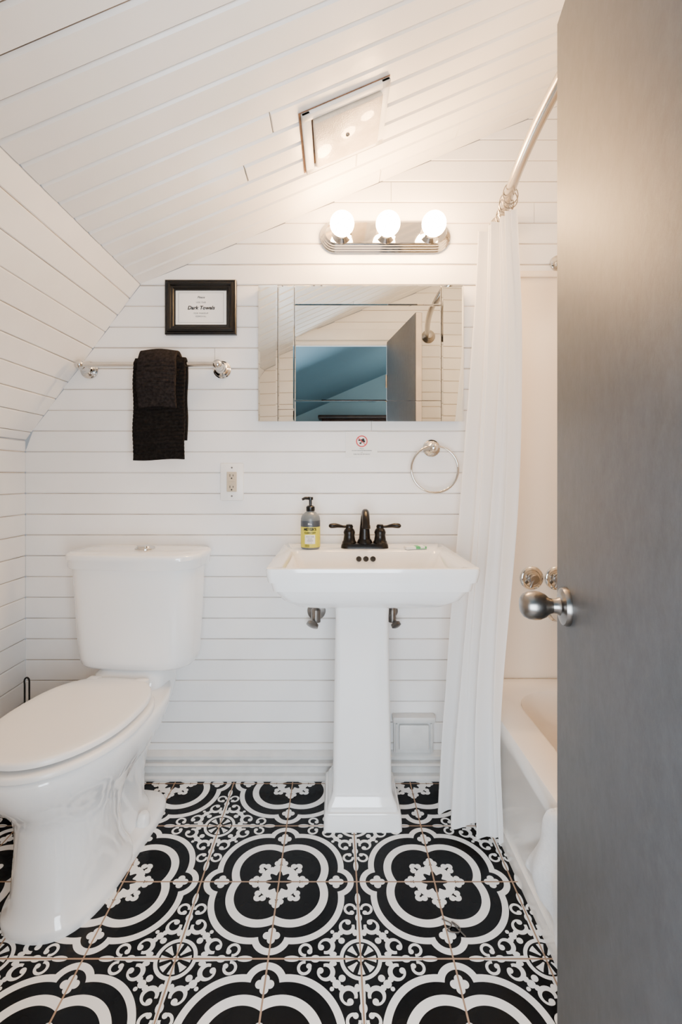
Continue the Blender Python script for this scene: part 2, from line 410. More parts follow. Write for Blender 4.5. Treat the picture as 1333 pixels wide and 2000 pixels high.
mk('spout_body',[tube(smoothpath([(.775,YP,.585),(.775,YB-.06,.588),(.775,YB-.11,.58),(.775,YB-.125,.555)],6),[.028]*6+[.026]*6+[.022]*6+[.02],20)],M_CHROME,sp)
mk('spout_flange',lathe([(0,0),(.034,0),(.034,.006),(.028,.012)],(.775,YP,.585),(0,-1,0)),M_CHROME,sp)
sh=thing('wall_shower',(.785,YB-.001,1.81),'chrome shower head on bent arm above tub panels','shower')
mk('arm_flange',lathe([(0,0),(.028,0),(.026,.008),(.016,.014)],(.785,YB-.0,1.81),(0,-1,0)),M_CHROME,sh)
mk('shower_arm',tube(smoothpath([(.785,YB,1.81),(.785,YB-.08,1.815),(.785,YB-.16,1.77)],6),.010,12),M_CHROME,sh)
mk('spray_head',lathe([(.0,0),(.014,0),(.018,.02),(.036,.05),(.038,.058),(0,.06)],(.785,YB-.155,1.775),(0,-.7,-.7)),M_CHROME,sh)

def drape():
    nu,nv=30,30; V=[];F=[]
    for i in range(nu):
        y=1.165-(.235)*i/(nu-1)
        top=min(.14+(1.165-y)/.15*.25,.42)
        bot=.125-.04*(1.165-y)/.235
        for j in range(nv):
            s=bot+(top-bot)*j/(nv-1)
            wv=.006*math.sin(y*60+s*14)+.004*math.sin(s*45+y*20)
            if s<TZ+.004: x=TX0-.014+wv; z=s
            else: x=TX0-.006+(s-TZ)*1.0; z=TZ+.008+wv*.3
            V.append(Vector((x-.006*math.sin(PI*j/(nv-1)),y,z)))
    for i in range(nu-1):
        for j in range(nv-1): F.append([i*nv+j,(i+1)*nv+j,(i+1)*nv+j+1,i*nv+j+1])
    o=mk('bath_mat',(V,F),M_MAT,label='white terry bath mat draped over bathtub apron',cat='bath mat')
    s=o.modifiers.new('s','SOLIDIFY'); s.thickness=.010; s.offset=0
    s=o.modifiers.new('ss','SUBSURF'); s.levels=1; s.render_levels=1
drape()

# ------------------------------------------------------------------ curtain rod + curtain
def rodx(y):
    t=(YB-y)/(YB-YF)
    return .585-.088*math.sin(PI*t)**.85
RZ=1.935
rod=thing('shower_curtain_rod',(.585,YB,RZ),'curved brushed chrome shower curtain rod','curtain rod')
mk('rod',tube([(rodx(y),y,RZ) for y in [YB-.002-(YB-YF-.004)*i/50 for i in range(51)]],.0155,20),M_ROD,rod)
for y,d in ((YB,-1),(YF,1)):
    mk('rod_flange',lathe([(0,0),(.042,0),(.042,.006),(.034,.012),(.030,.02),(.020,.026),(.018,.04)],(.585,y,RZ),(0,d,0)),M_ROD,rod)
def curtain():
    KL=[(.045,.310,1.47),(.4,.348,1.52),(1.0,.425,1.62),(1.5,.475,1.655),(1.885,.495,1.665)]
    KR=[(.045,.468,1.345),(.4,.468,1.37),(1.0,.540,1.44),(1.5,.562,1.47),(1.885,.560,1.50)]
    def it(K,z):
        for i in range(len(K)-1):
            if z<=K[i+1][0]:
                z0,z1=K[i][0],K[i+1][0]
                P=[Vector(K[max(0,min(len(K)-1,q))][1:]) for q in (i-1,i,i+1,i+2)]
                t=max(0,(z-z0)/(z1-z0))
                return .5*((2*P[1])+(-P[0]+P[2])*t+(2*P[0]-5*P[1]+4*P[2]-P[3])*t*t+(-P[0]+3*P[1]-3*P[2]+P[3])*t**3)
        return Vector(K[-1][1:])
    nu,nv=160,70; V=[];F=[]
    for j in range(nv):
        z=.045+(1.885-.045)*j/(nv-1)
        L=it(KL,z);R=it(KR,z); d=(R-L); pl=Vector((-d.y,d.x)).normalized()
        if pl.y>0: pl=-pl
        up=min(1,max(0,(z-1.2)/.69))
        for i in range(nu):
            u=i/(nu-1)
            A=(.014+.009*(1-up))*(1 if u>.06 else u/.06)*(1 if u<.9 else .4+.6*(1-u)/.1)
            uu=u+.05*math.sin(u*7+z*.9)+.03*math.sin(z*2.3+u*11)+.012*math.sin(z*5+u*4)
            f=math.sin(2*PI*3.4*uu)*(1-.35*up*math.sin(u*13))+.42*math.sin(2*PI*6.3*uu+1.3+z*1.2)+(.12+.4*up)*math.sin(2*PI*10*uu+.5*z)
            f2=math.cos(2*PI*3.4*uu)*.12
            p=L+d*u+pl*A*f+d.normalized()*A*f2
            zz=z
            if z<.3: zz=z+(.3-z)*0.03*math.sin(u*14)
            x=p.x
            if z<.39: x=min(x,TX0-.003)
            V.append(Vector((x,p.y,zz)))
    for j in range(nv-1):
        for i in range(nu-1): F.append([j*nu+i,j*nu+i+1,(j+1)*nu+i+1,(j+1)*nu+i])
    c=thing('shower_curtain',(.46,1.5,.045),'long white fabric shower curtain gathered beside the sink','shower curtain')
    mk('curtain_cloth',(V,F),M_CURT,c,ang=180)
    for k in range(8):
        y=1.49+.026*k; rx=rodx(y)
        pts=[(rx+.004*math.sin(k*2)+.023*math.cos(2*PI*q/20),y+.004*math.sin(4*PI*q/20),RZ-.012+.031*math.sin(2*PI*q/20)) for q in range(20)]
        mk('curtain_ring',tube(pts,.0017,8,closed=True),M_ROD,c,label='chrome curtain ring')
curtain()

# ------------------------------------------------------------------ toilet
TMt=Matrix.Translation((-.632,YB,0))@Matrix.Rotation(math.radians(-4.5),4,'Z')
TM=Matrix.Translation((-.632,YB,0))@Matrix.Rotation(math.radians(-6.8),4,'Z')
toi=thing('toilet',(-.665,1.40,0),'white two-piece ceramic toilet with closed lid','toilet')
def egg(z,tb,tf,hw,tc=None,eb=2.4,ef=2.05,n=56):
    tc=tc if tc is not None else tb+(tf-tb)*.56
    R=[]
    for k in range(n):
        a=2*PI*k/n; c=math.cos(a); s=math.sin(a)
        e=ef if s>0 else eb
        x=math.copysign(abs(c)**(2/e),c)*hw; q=math.copysign(abs(s)**(2/e),s)
        t=tc+q*((tf-tc) if s>0 else (tc-tb))
        R.append(Vector((x,-t,z)))
    return R
bowl=loft([egg(0,.30,.622,.124,tc=.44,eb=3,ef=2.5),egg(.018,.30,.625,.126,tc=.44,eb=3,ef=2.5),egg(.026,.30,.622,.122,tc=.44,eb=3,ef=2.5),egg(.036,.30,.616,.113,tc=.44,eb=3,ef=2.4),egg(.06,.31,.608,.107,tc=.45,eb=2.6,ef=2.4),egg(.10,.32,.603,.103,tc=.46,eb=2.4,ef=2.4),egg(.17,.32,.598,.101,tc=.46,eb=2.4,ef=2.3),egg(.22,.29,.600,.106,tc=.45,eb=2.4,ef=2.2),
   egg(.255,.22,.612,.118,tc=.43,ef=2.1),egg(.285,.15,.634,.136),egg(.315,.10,.660,.154),egg(.345,.08,.680,.166),egg(.37,.07,.691,.172),egg(.39,.065,.695,.174),egg(.399,.068,.692,.171),egg(.402,.075,.685,.164)])
mk('bowl',xf(bowl,TM),M_CER,toi,ang=60)
foot=loft([egg(0,.10,.50,.122,eb=4,ef=4),egg(.016,.10,.50,.122,eb=4,ef=4),egg(.022,.104,.50,.117,eb=4,ef=4),egg(.026,.112,.50,.108,eb=4,ef=4)])
mk('foot_flange',xf(foot,TM),M_CER,toi,ang=50)
trap=loft([egg(.02,.13,.42,.080,eb=3,ef=3),egg(.06,.15,.42,.066,eb=3,ef=3),egg(.14,.14,.42,.062,eb=3,ef=3),egg(.20,.12,.42,.070,eb=3,ef=3),egg(.25,.10,.42,.088,eb=3,ef=3),egg(.30,.09,.42,.092,eb=3,ef=3),egg(.36,.08,.42,.10,eb=3,ef=3)])
mk('trapway',xf(trap,TM),M_CER,toi,ang=60)
deck=loft([rrect(0,-.13,.33,.20,.17,.05),rrect(0,-.13,.40,.225,.19,.05),rrect(0,-.125,.435,.225,.18,.05),rrect(0,-.12,.452,.19,.15,.05)])
mk('tank_saddle',xf(deck,TM),M_CER,toi,ang=60)
def seat(z0,z1,tf,hw,tb,tc=.455):
    return loft([egg(z0,tb+.004,tf-.010,hw-.010,tc=tc,eb=2.7),egg(z0+.004,tb,tf,hw,tc=tc,eb=2.7),egg(z1-.006,tb,tf,hw,tc=tc,eb=2.7),egg(z1-.002,tb+.002,tf-.003,hw-.003,tc=tc,eb=2.7),egg(z1-.0003,tb+.006,tf-.008,hw-.008,tc=tc,eb=2.7),egg(z1,tb+.02,tf-.03,hw-.03,tc=tc,eb=2.7)])
mk('seat',xf(seat(.405,.423,.700,.178,.235),TM),M_PLAS,toi,ang=45)
mk('seat_lid',xf(seat(.4285,.447,.688,.166,.232),TM),M_PLAS,toi,ang=45)
for sx in (-1,1):
    mk('seat_hinge',xf(box(sx*.075-.022,sx*.075+.022,-.262,-.226,.402,.447,.008),TM),M_PLAS,toi)
    mk('bolt_cap',xf(lathe([(.019,0),(.019,.014),(.016,.030),(.010,.036),(0,.037)],(sx*.092,-.26,.024),(sx*.10,0,1)),TM),M_PLAS,toi)
def trd(z,w,d,r):
    n=14
    base=rrect(0,-.022-d/2,z,w,d,r,8)
    out=[]
    for i,p in enumerate(base):
        out.append(p); q=base[(i+1)%len(base)]
        if (q-p).length>.08 and p.y<-.022-d/2 and q.y<-.022-d/2:
            for k in range(1,n): out.append(p.lerp(q,k/n))
    return [Vector((p.x,p.y-(.018*(1-(2*p.x/w)**2) if p.y<-.022-d/2 else 0),p.z)) for p in out]
tank=loft([trd(.447,.300,.13,.05),trd(.450,.335,.150,.055),trd(.455,.355,.164,.06),trd(.464,.366,.171,.06),trd(.485,.373,.175,.06),trd(.55,.382,.179,.06),trd(.70,.397,.185,.06),trd(.782,.404,.187,.06)])
mk('tank',xf(tank,TMt),M_CER,toi,ang=60)
def lr(z,w,d,r,n=14):
    out=[]; base=rrect(0,-.112,z,w,d,r,8)
    for i,p in enumerate(base):
        out.append(p); q=base[(i+1)%len(base)]
        if (q-p).length>.08 and p.y<-.15 and q.y<-.15:
            for k in range(1,n): out.append(p.lerp(q,k/n))
    return [Vector((p.x,p.y-(.020*(1-(2*p.x/w)**2) if p.y<-.112 else 0),p.z)) for p in out]
lid=loft([lr(.770,.408,.192,.06),lr(.7705,.424,.206,.062),lr(.774,.430,.210,.064),lr(.795,.432,.211,.064),lr(.799,.438,.217,.066),lr(.812,.438,.217,.066),lr(.816,.433,.212,.066),lr(.8195,.415,.195,.06),lr(.821,.35,.14,.05)])
mk('tank_lid',xf(lid,TMt),M_CER,toi,ang=40)
mk('flush_button',xf(lathe([(.0,0),(.032,0),(.032,.004),(.028,.008),(.026,.007),(.024,.012),(0,.013)],(0.015,-.115,.8195),(0,0,1)),TMt),M_CHROME,toi,label='chrome round flush button')
tb=thing('toilet_brush',(-1.0,1.58,0),'black wire-handled toilet brush in holder beside toilet','toilet brush')
mk('brush_holder',lathe([(0,0),(.045,0),(.048,.005),(.045,.12),(.043,.12),(.043,.118),(.02,.118)],(-1.0,1.58,0),(0,0,1)),M_BLACK,tb)
hp=[(-1.007,1.58,.11),(-1.007,1.58,.385)]+[(-1.0-.008*math.cos(PI*k/8),1.58,.395+.012*math.sin(PI*k/8)) for k in range(9)]+[(-.992,1.58,.385),(-.992,1.58,.11)]
mk('handle',tube(hp,.0028,8),M_BLACK,tb)

# ------------------------------------------------------------------ pedestal sink
SX=.098
sink=thing('pedestal_sink',(SX,1.55,0),'white ceramic pedestal sink with rectangular stepped basin','sink')
def sr(z,w,d,r,cy=None): return rrect(SX,(1.712-d/2) if cy is None else cy,z,w,d,r,8)
basin=loft([sr(.672,.19,.17,.04,1.545),sr(.676,.24,.20,.05,1.535),sr(.688,.34,.29,.05,1.515),sr(.705,.42,.36,.04,1.50),sr(.728,.478,.405,.03,1.492),sr(.750,.507,.430,.024),sr(.757,.512,.434,.022),sr(.758,.524,.443,.020),sr(.770,.528,.446,.018),sr(.782,.532,.448,.016),sr(.784,.545,.457,.016),sr(.800,.551,.461,.016),sr(.815,.556,.464,.018),sr(.821,.554,.463,.018),sr(.823,.546,.457,.018),
   sr(.822,.480,.305,.02,1.415),sr(.819,.470,.297,.02,1.415),sr(.812,.456,.286,.02,1.415),sr(.77,.42,.25,.03,1.415),sr(.725,.36,.20,.05,1.42),sr(.708,.22,.12,.05,1.42),sr(.706,.05,.05,.02,1.42)])
mk('basin',basin,M_CER,sink,ang=40)
PX=.083
def pr(z,w,d,r=.02): return rrect(PX,1.56,z,w,d,r,6)
ped=loft([pr(0,.236,.222,.012),pr(.045,.232,.218,.012),pr(.052,.226,.212,.012),pr(.054,.214,.200,.012),pr(.066,.210,.196,.012),pr(.072,.204,.19,.012),pr(.082,.192,.178,.012),pr(.094,.184,.170,.012),pr(.10,.182,.168,.014),pr(.13,.180,.166,.016),pr(.40,.170,.156,.018),pr(.62,.163,.150,.018),pr(.690,.170,.152,.018)])
mk('pedestal',ped,M_CER,sink,ang=35)
mk('drain',lathe([(0,0),(.022,0),(.021,.003),(.012,.002),(0,.003)],(SX,1.42,.7065),(0,0,1)),M_CHROME,sink,label='chrome drain')
for k in (-1,0,1):
    mk('overflow_hole',lathe([(.009,.0),(.0085,.0018),(.006,.002),(.0055,.0005),(0,.0005)],(SX+k*.0225,1.549,.797),(0,-1,.45),20),M_HOLE,sink,label='dark overflow hole')
fa=thing('faucet',(SX,1.615,.823),'dark bronze two-lever faucet on the sink deck','faucet')
FY=1.615
mk('base_plate',[loft([rrect(SX,FY,.8235,.158,.052,.024),rrect(SX,FY,.832,.156,.050,.024),rrect(SX,FY,.838,.150,.044,.021),rrect(SX,FY,.840,.13,.03,.014)])],M_BRONZE,fa)
pth=smoothpath([(SX,FY+.004,.835),(SX,FY+.004,.87),(SX,FY+.002,.905),(SX,FY-.012,.935),(SX,FY-.042,.942),(SX,FY-.068,.924),(SX,FY-.078,.898)],6)
rd=[.021-.009*min(1,i/18) for i in range(len(pth))]
mk('spout',[tube(pth,rd,18),lathe([(.026,0),(.025,.006),(.021,.014)],(SX,FY,.838),(0,0,1)),lathe([(.0125,0),(.0135,.004),(.0135,.012),(0,.0121)],(SX,FY-.0765,.906),(0,-.2,-1))],M_BRONZE,fa)
for sx in (-1,1):
    hx=SX+sx*.051
    g=[lathe([(.023,0),(.024,.006),(.020,.012),(.0175,.030),(.0195,.038),(.017,.046),(.012,.052),(.013,.058),(.010,.064),(0,.066)],(hx,FY,.836),(0,0,1))]
    lp=smoothpath([(hx,FY,.893),(hx+sx*.02,FY-.004,.893),(hx+sx*.045,FY-.010,.898),(hx+sx*.068,FY-.014,.896)],5)
    gl=tube(lp,[.0065,.0065,.006,.0055,.0055,.0055,.006,.007,.008,.009,.010,.0105,.0105,.010,.008,.003],14)
    gl=([Vector((v.x,v.y,.895+(v.z-.895)*.8)) for v in gl[0]],gl[1])
    mk('lever_handle',g+[gl],M_BRONZE,fa)
def valve(x,sgn,m,lab,k=1.0):
    t=thing('supply_valve',(x,YB,.575),lab,'water valve',group='valves under the sink')
    mk('valve_escutcheon',lathe([(0,0),(.026*k,0),(.024*k,.006),(.010,.010)],(x,YB-.0005,.585),(0,-1,0)),M_STEEL,t)
    mk('valve_body',[tube([(x,YB-.001,.585),(x,YB-.06,.585)],.010*k,12),lathe([(.013*k,-.024),(.013*k,.018),(.008,.026)],(x,YB-.05,.585),(0,0,1),16)],m,t)
    mk('valve_handle',lathe([(.006,0),(.008,.01),(.016*k,.014),(.017*k,.024),(.010,.028),(0,.029)],(x-sgn*.004,YB-.055,.570),(-sgn*.35,-.6,-.75),18),m,t)
    mk('supply_hose',tube(smoothpath([(x,YB-.05,.60),(x+sgn*.004,YB-.052,.64),(x+sgn*.016,YB-.07,.675)],6),.0065,10),m,t)
valve(-.066,1,M_NICK,'worn metal shut-off valve with hose below the sink',1.25); valve(.196,-1,M_STEEL,'dark worn shut-off valve partly behind the pedestal')

# ------------------------------------------------------------------ soap bottle, packet
BX,BY,BZ=-.081,1.60,.8235
so=thing('soap_bottle',(BX,BY,BZ),'grey hand soap bottle with yellow label and black pump','soap bottle')
BR=.0315
mk('bottle',lathe([(0,0),(BR-.003,0),(BR,.004),(BR,.098),(BR-.003,.108),(BR-.012,.117),(.013,.121),(.013,.128),(0,.128)],(BX,BY,BZ),(0,0,1),48),M_BOT,so)
mk('label_wrap',[lathe([(BR+.0001,.006),(BR+.0006,.006),(BR+.0006,.072),(BR+.0001,.072)],(BX,BY,BZ),(0,0,1),48),
   (*lathe([(BR+.0002,.0722),(BR+.0006,.0722),(BR+.0006,.092),(BR+.0002,.092)],(BX,BY,BZ),(0,0,1),48),1)],[M_YEL,M_NAVY],so,label='yellow paper label')
def bt(s,size,z,**k):
    return text(s,size,(0,0,BZ+z),bend=(BX,BY,BR+.0012),**k)
def patch(x0,x1,z0,z1,h=.0008):
    n=8;V=[]
    for i in range(n+1):
        a=(x0+(x1-x0)*i/n)/BR
        for z in (z0,z1): V.append(Vector((BX+(BR+h)*math.sin(a),BY-(BR+h)*math.cos(a),BZ+z)))
    return V,[[2*i,2*i+2,2*i+3,2*i+1] for i in range(n)]
mk('label_panel',[patch(-.017,.017,.018,.047)],M_PAPER,so,smooth=False,label='white label panel')
mk('label_print',[bt("MEYER'S",.0118,.0645,bold=.0006),(*bt("Mrs.",.0075,.082,bold=.0002),1),bt("CLEAN DAY",.0072,.0535,bold=.0003),bt("HAND SOAP",.0048,.041),bt("LEMON",.0046,.034),bt("VERBENA",.0046,.028),bt("12.5 FL OZ",.0030,.0215)]+[patch(-.016+i*.003,-.0146+i*.003,.008,.016) for i in range(5)],[M_INK,M_PAPER],so,smooth=False)
mk('pump',[lathe([(.0135,.122),(.0145,.124),(.0145,.136),(.010,.140),(.005,.141),(.005,.158),(.009,.159),(.009,.168),(0,.169)],(BX,BY,BZ),(0,0,1),24),
   tube([(BX,BY,BZ+.164),(BX-.018,BY-.006,BZ+.1645),(BX-.027,BY-.009,BZ+.160)],[.0055,.005,.004],10)],M_BLACK,so,label='black pump')
pk=thing('soap_packet',(.262,1.585,.8235),'small white and green wrapped packet on the sink','packet')
PMx=Matrix.Translation((.262,1.585,.8235))@Matrix.Rotation(.15,4,'Z')
mk('wrapper',xf(box(-.036,.036,-.015,.015,0,.009,.003),PMx),M_PAPER,pk)
mk('printed_stripe',[xf(box(-.004,.033,-.0155,.0155,.001,.0096,.002),PMx)],M_GREEN,pk,label='green printed stripe')
mk('wrapper_flap',[xf(box(.010,.028,-.0157,.0157,.002,.0100,.002),PMx)],M_PAPER,pk)

# ------------------------------------------------------------------ mirror
mx0,mx1,mz0,mz1=-.267,.446,1.25,1.722; MY=1.69
mi=thing('wall_mirror',(.09,MY,mz0),'wide frameless mirror with mirrored border strips','mirror')
mk('mirror_back',box(mx0+.004,mx1-.004,MY+.008,YB-.0005,mz0+.003,mz1-.003,.002),M_STEEL,mi)
def glass(x0,x1,z0,z1,tx=0,tz=0,bev=.010,bh=.0004,nm='mirror_strip'):
    cx,cz=(x0+x1)/2,(z0+z1)/2
    def P(x,z,h): return Vector((x,MY-h+(x-cx)*tz+(z-cz)*tx,z))
    o=[P(x0,z0,-.004),P(x1,z0,-.004),P(x1,z1,-.004),P(x0,z1,-.004)]
    m=[P(x0,z0,0),P(x1,z0,0),P(x1,z1,0),P(x0,z1,0)]
    i=[P(x0+bev,z0+bev,bh),P(x1-bev,z0+bev,bh),P(x1-bev,z1-bev,bh),P(x0+bev,z1-bev,bh)]
    V=o+m+i; F=[[8,9,10,11]]+[[4+j,4+(j+1)%4,8+(j+1)%4,8+j] for j in range(4)]+[[j,(j+1)%4,4+(j+1)%4,4+j] for j in range(4)]
    return mk(nm,(V,F),M_MIRROR,mi,smooth=False)
xa,xb,xc=-.198,-.140,.367; za,zb=1.322,1.652; sg_=.0018
glass(xb,xc,za,zb,bev=.003,bh=.0001,tx=0,nm='mirror_glass')
glass(xb,xc,zb+sg_,mz1,tx=.012,bev=.003); glass(xb,xc,mz0,za-sg_,tx=.006,bev=.003,bh=.00008)
glass(xa,xb-sg_,mz0+.04+sg_,mz1-.001,tz=-.050,bev=.004); glass(mx0,xa-sg_,mz0,mz1,tz=-.085,bev=.006)
glass(xa,xb-sg_,mz0,mz0+.04,tz=-.06,bev=.004)
glass(xc+sg_,mx1,mz0,mz1,tz=.03,bev=.006)

# ------------------------------------------------------------------ light fixture
LX,LZ=.175,1.900; HW,HH=.229,.056
lf=thing('vanity_light',(LX,YB,LZ-HH),'chrome three-bulb vanity light bar above mirror','wall light')
def stad(hw,hh,y,cz=LZ,k=14):
    pts=[]
    for j in range(k+1):
        a=-PI/2+PI*j/k; pts.append(Vector((LX+hw-hh+hh*math.cos(a),y,cz+hh*math.sin(a))))
    for j in range(k+1):
        a=PI/2+PI*j/k; pts.append(Vector((LX-hw+hh+hh*math.cos(a),y,cz+hh*math.sin(a))))
    return pts
prof=[(0,0.0005),(0,.010),(.004,.013),(.005,.018),(.009,.021),(.010,.026),(.014,.029),(.015,.034),(.019,.037),(.021,.040)]
mk('light_plate',loft([stad(HW-a,HH-a,YB-h) for a,h in prof]),M_CHROME,lf,ang=25)
for k in range(3):
    bx=LX-.152+.152*k
    mk('socket_cup',lathe([(.034,0),(.034,.004),(.026,.010),(.021,.014),(.020,.030),(.017,.034)],(bx,YB-.038,LZ-.006),(0,-1,0),32),M_CHROME,lf)
    mk('bulb',[sphere((bx,YB-.038-.034-.038,LZ-.006),.040,32),lathe([(.014,0),(.015,.012),(.024,.022)],(bx,YB-.068,LZ-.006),(0,-1,0),24)],M_BULB,lf,label='lit clear globe bulb')

# ------------------------------------------------------------------ ceiling vent
n=Vector((ce.z,0,-ce.x)); V0=Vector((CR[0],0,CR[1]))
vx0,vx1,vy0,vy1=-.090,.140,1.252,1.492
def cbox(x0,x1,y0,y1,h0,h1,bev):
    g=box((x0-CR[0])/ce.x,(x1-CR[0])/ce.x,y0,y1,h0,h1,bev)
    return [V0+ce*v.x+Vector((0,v.y,0))+n*v.z for v in g[0]],g[1]
vt=thing('ceiling_vent_light',tuple(V0+ce*((.025-CR[0])/ce.x)+Vector((0,1.37,0))),'square white ceiling fan cover with frosted panel','ceiling vent')
mk('vent_frame',[cbox(vx0,vx1,vy0,vy0+.024,.0005,.012,.003),cbox(vx0,vx1,vy1-.024,vy1,.0005,.012,.003),cbox(vx0,vx0+.024,vy0,vy1,.0005,.012,.003),cbox(vx1-.024,vx1,vy0,vy1,.0005,.012,.003)],M_TRIM,vt)
mk('diffuser_panel',[cbox(vx0+.027,vx1-.020,vy0+.028,vy1-.026,.004,.022,.006)],M_DIFF,vt)
mk('panel_stud',sphere(tuple(V0+ce*((.027-CR[0])/ce.x)+Vector((0,1.372,0))+n*.022),.006,16),M_NICK,vt)
mk('rust_gap',[cbox(vx0-.005,vx1+.001,vy0-.002,vy1+.003,.0003,.0015,.0)],M_RUST,vt,label='rusty stained gap edge')

# ------------------------------------------------------------------ picture frame
fx0,fx1,fz0,fz1=-.596,-.346,1.556,1.747; FYf=YB-.004
pf=thing('picture_frame',((fx0+fx1)/2,FYf,fz0),'black moulded frame with printed towel notice','framed sign')
def fr(i,h):
    return [Vector((fx0+i,FYf-h,fz0+i)),Vector((fx1-i,FYf-h,fz0+i)),Vector((fx1-i,FYf-h,fz1-i)),Vector((fx0+i,FYf-h,fz1-i))]
mk('frame',loft([fr(0,-.0035),fr(0,.012),fr(.003,.015),fr(.008,.014),fr(.010,.018),fr(.016,.020),fr(.020,.018),fr(.022,.013),fr(.028,.012),fr(.031,.009),fr(.035,.008),fr(.037,.003)],False,True),M_BLACK,pf,smooth=False)
cxf,czf=(fx0+fx1)/2,(fz0+fz1)/2
mk('paper',box(fx0+.036,fx1-.036,FYf-.0052,FYf-.003,fz0+.036,fz1-.036),M_PAPER,pf,smooth=False)
bw=.0007
ix0,ix1,iz0,iz1=fx0+.046,fx1-.046,fz0+.043,fz1-.043; yb=FYf-.0056
mk('printed_notice',[box(ix0,ix1,yb,yb+.0005,iz0,iz0+bw),box(ix0,ix1,yb,yb+.0005,iz1-bw,iz1),box(ix0,ix0+bw,yb,yb+.0005,iz0,iz1),box(ix1-bw,ix1,yb,yb+.0005,iz0,iz1),
   text('Please',.0105,(cxf,yb,czf+.036),shear=.3,bold=.0001),text('USE THE',.0078,(cxf,yb,czf+.018),space=1.2),text('Dark Towels',.0180,(cxf,yb,czf-.001),shear=.25,bold=.0006),
   text('FOR MAKEUP',.0074,(cxf,yb,czf-.020),space=1.2),text('REMOVAL',.0074,(cxf,yb,czf-.031),space=1.2)],M_INK,pf,smooth=False)

# ------------------------------------------------------------------ towel bar + towels
BZt,BYt=1.438,1.648
tbar=thing('towel_bar',(-.632,YB,1.43),'chrome towel bar with round wall mounts','towel bar')
mk('bar',tube([(-.872,BYt,BZt),(-.392,BYt,BZt)],.0085,20),M_CHROME,tbar)
for x in (-.866,-.398):
    mk('bar_mount',[lathe([(0,0),(.031,0),(.031,.005),(.027,.008),(.026,.012),(.020,.016),(.014,.022),(.012,.034),(.013,.045),(.010,.052)],(x,YB-.001,BZt-.004),(0,-1,.03)),
       sphere((x,BYt,BZt),.0165,20)],M_CHROME,tbar)
def towel(name,x0,x1,zb,zback,R,th,label,slant=0,rib_a=.0022,bulge=0,wob=.0015,m_=None):
    path=[]
    nz=int((BZt-zb)/.0022)
    for i in range(nz): path.append((BYt-R-bulge*math.sin(PI*i/nz),zb+(BZt-zb)*i/nz))
    for i in range(13):
        a=PI-PI*i/12; path.append((BYt+R*math.cos(a),BZt+R*math.sin(a)))
    for i in range(1,20): path.append((BYt+R,BZt-(BZt-zback)*i/19))
    nx=30;V=[];F=[]
    for j,(py,pz) in enumerate(path):
        for i in range(nx):
            u=i/(nx-1)
            xx=x0+(x1-x0)*u+slant*(BZt-pz)+wob*math.sin(pz*40+u*2)
            rib=rib_a*math.sin(j*2*PI/6.0+.4*math.sin(u*5))
            if pz-zb<.022 and j<nz: rib*=.15
            edge=.004*math.sin(u*PI)
            V.append(Vector((xx,py-(rib+edge)*(1 if j<nz+6 else -.2),pz+.003*math.sin(u*5+zb*9))))
    m=len(path)
    for j in range(m-1):
        for i in range(nx-1): F.append([j*nx+i,j*nx+i+1,(j+1)*nx+i+1,(j+1)*nx+i])
    o=mk(name,(V,F),m_ or M_TOWEL,label=label,cat='towel',ang=180)
    s=o.modifiers.new('s','SOLIDIFY'); s.thickness=th; s.offset=0
    return o
towel('hand_towel',-.674,-.504,1.115,1.18,.0160,.011,'black ribbed hand towel hanging on the towel bar',slant=-.005,rib_a=.0028)
towel('washcloth',-.650,-.526,1.288,1.32,.0400,.014,'small black ribbed washcloth folded over the hand towel',slant=.02,rib_a=.0026,bulge=.010,m_=M_TOWEL2)

# ------------------------------------------------------------------ towel ring
tr=thing('towel_ring',(.339,YB,1.155),'chrome towel ring on white plank wall','towel ring')
mk('ring_mount',[lathe([(0,0),(.030,0),(.030,.005),(.026,.008),(.025,.012),(.018,.016),(.012,.022),(.011,.038),(.014,.046),(.014,.056),(.008,.06),(0,.061)],(.339,YB-.001,1.158),(0,-1,0))],M_CHROME,tr)
mk('ring',tube([(.341+.080*math.sin(2*PI*k/60),1.668+.004*math.cos(2*PI*k/60),1.084+.080*math.cos(2*PI*k/60)) for k in range(60)],.0042,12,closed=True),M_CHROME,tr)

# ------------------------------------------------------------------ outlet
ox,oz=-.363,1.040
ou=thing('wall_outlet',(ox,YB,.975),'almond two-socket safety outlet with white cover plate','outlet')
mk('cover_plate',[box(ox-.041,ox+.041,YB-.009,YB-.0005,oz-.066,oz+.066,.004)],M_TRIM,ou)
sl_=[]
for s in (-1,1):
    zc=oz+s*.020
    sl_+=[(*box(ox-.0072,ox-.0048,YB-.0134,YB-.010,zc-.002,zc+.007),1),(*box(ox+.0044,ox+.0066,YB-.0134,YB-.010,zc-.001,zc+.006),1),(*box(ox-.0025,ox+.0025,YB-.0134,YB-.010,zc-.010,zc-.005),1)]
mk('receptacle',[box(ox-.0175,ox+.0175,YB-.013,YB-.004,oz-.035,oz+.035,.002),box(ox-.010,ox+.010,YB-.0145,YB-.006,oz-.006,oz-.001,.001),box(ox-.010,ox+.010,YB-.0145,YB-.006,oz+.001,oz+.006,.001)]+sl_,[M_BEIGE,M_HOLE],ou,label='almond receptacle',smooth=False)
for s in (-1,1): mk('plate_screw',lathe([(.0035,0),(.003,.0012),(0,.0014)],(ox,YB-.009,oz+s*.050),(0,-1,0),16),M_STEEL,ou)

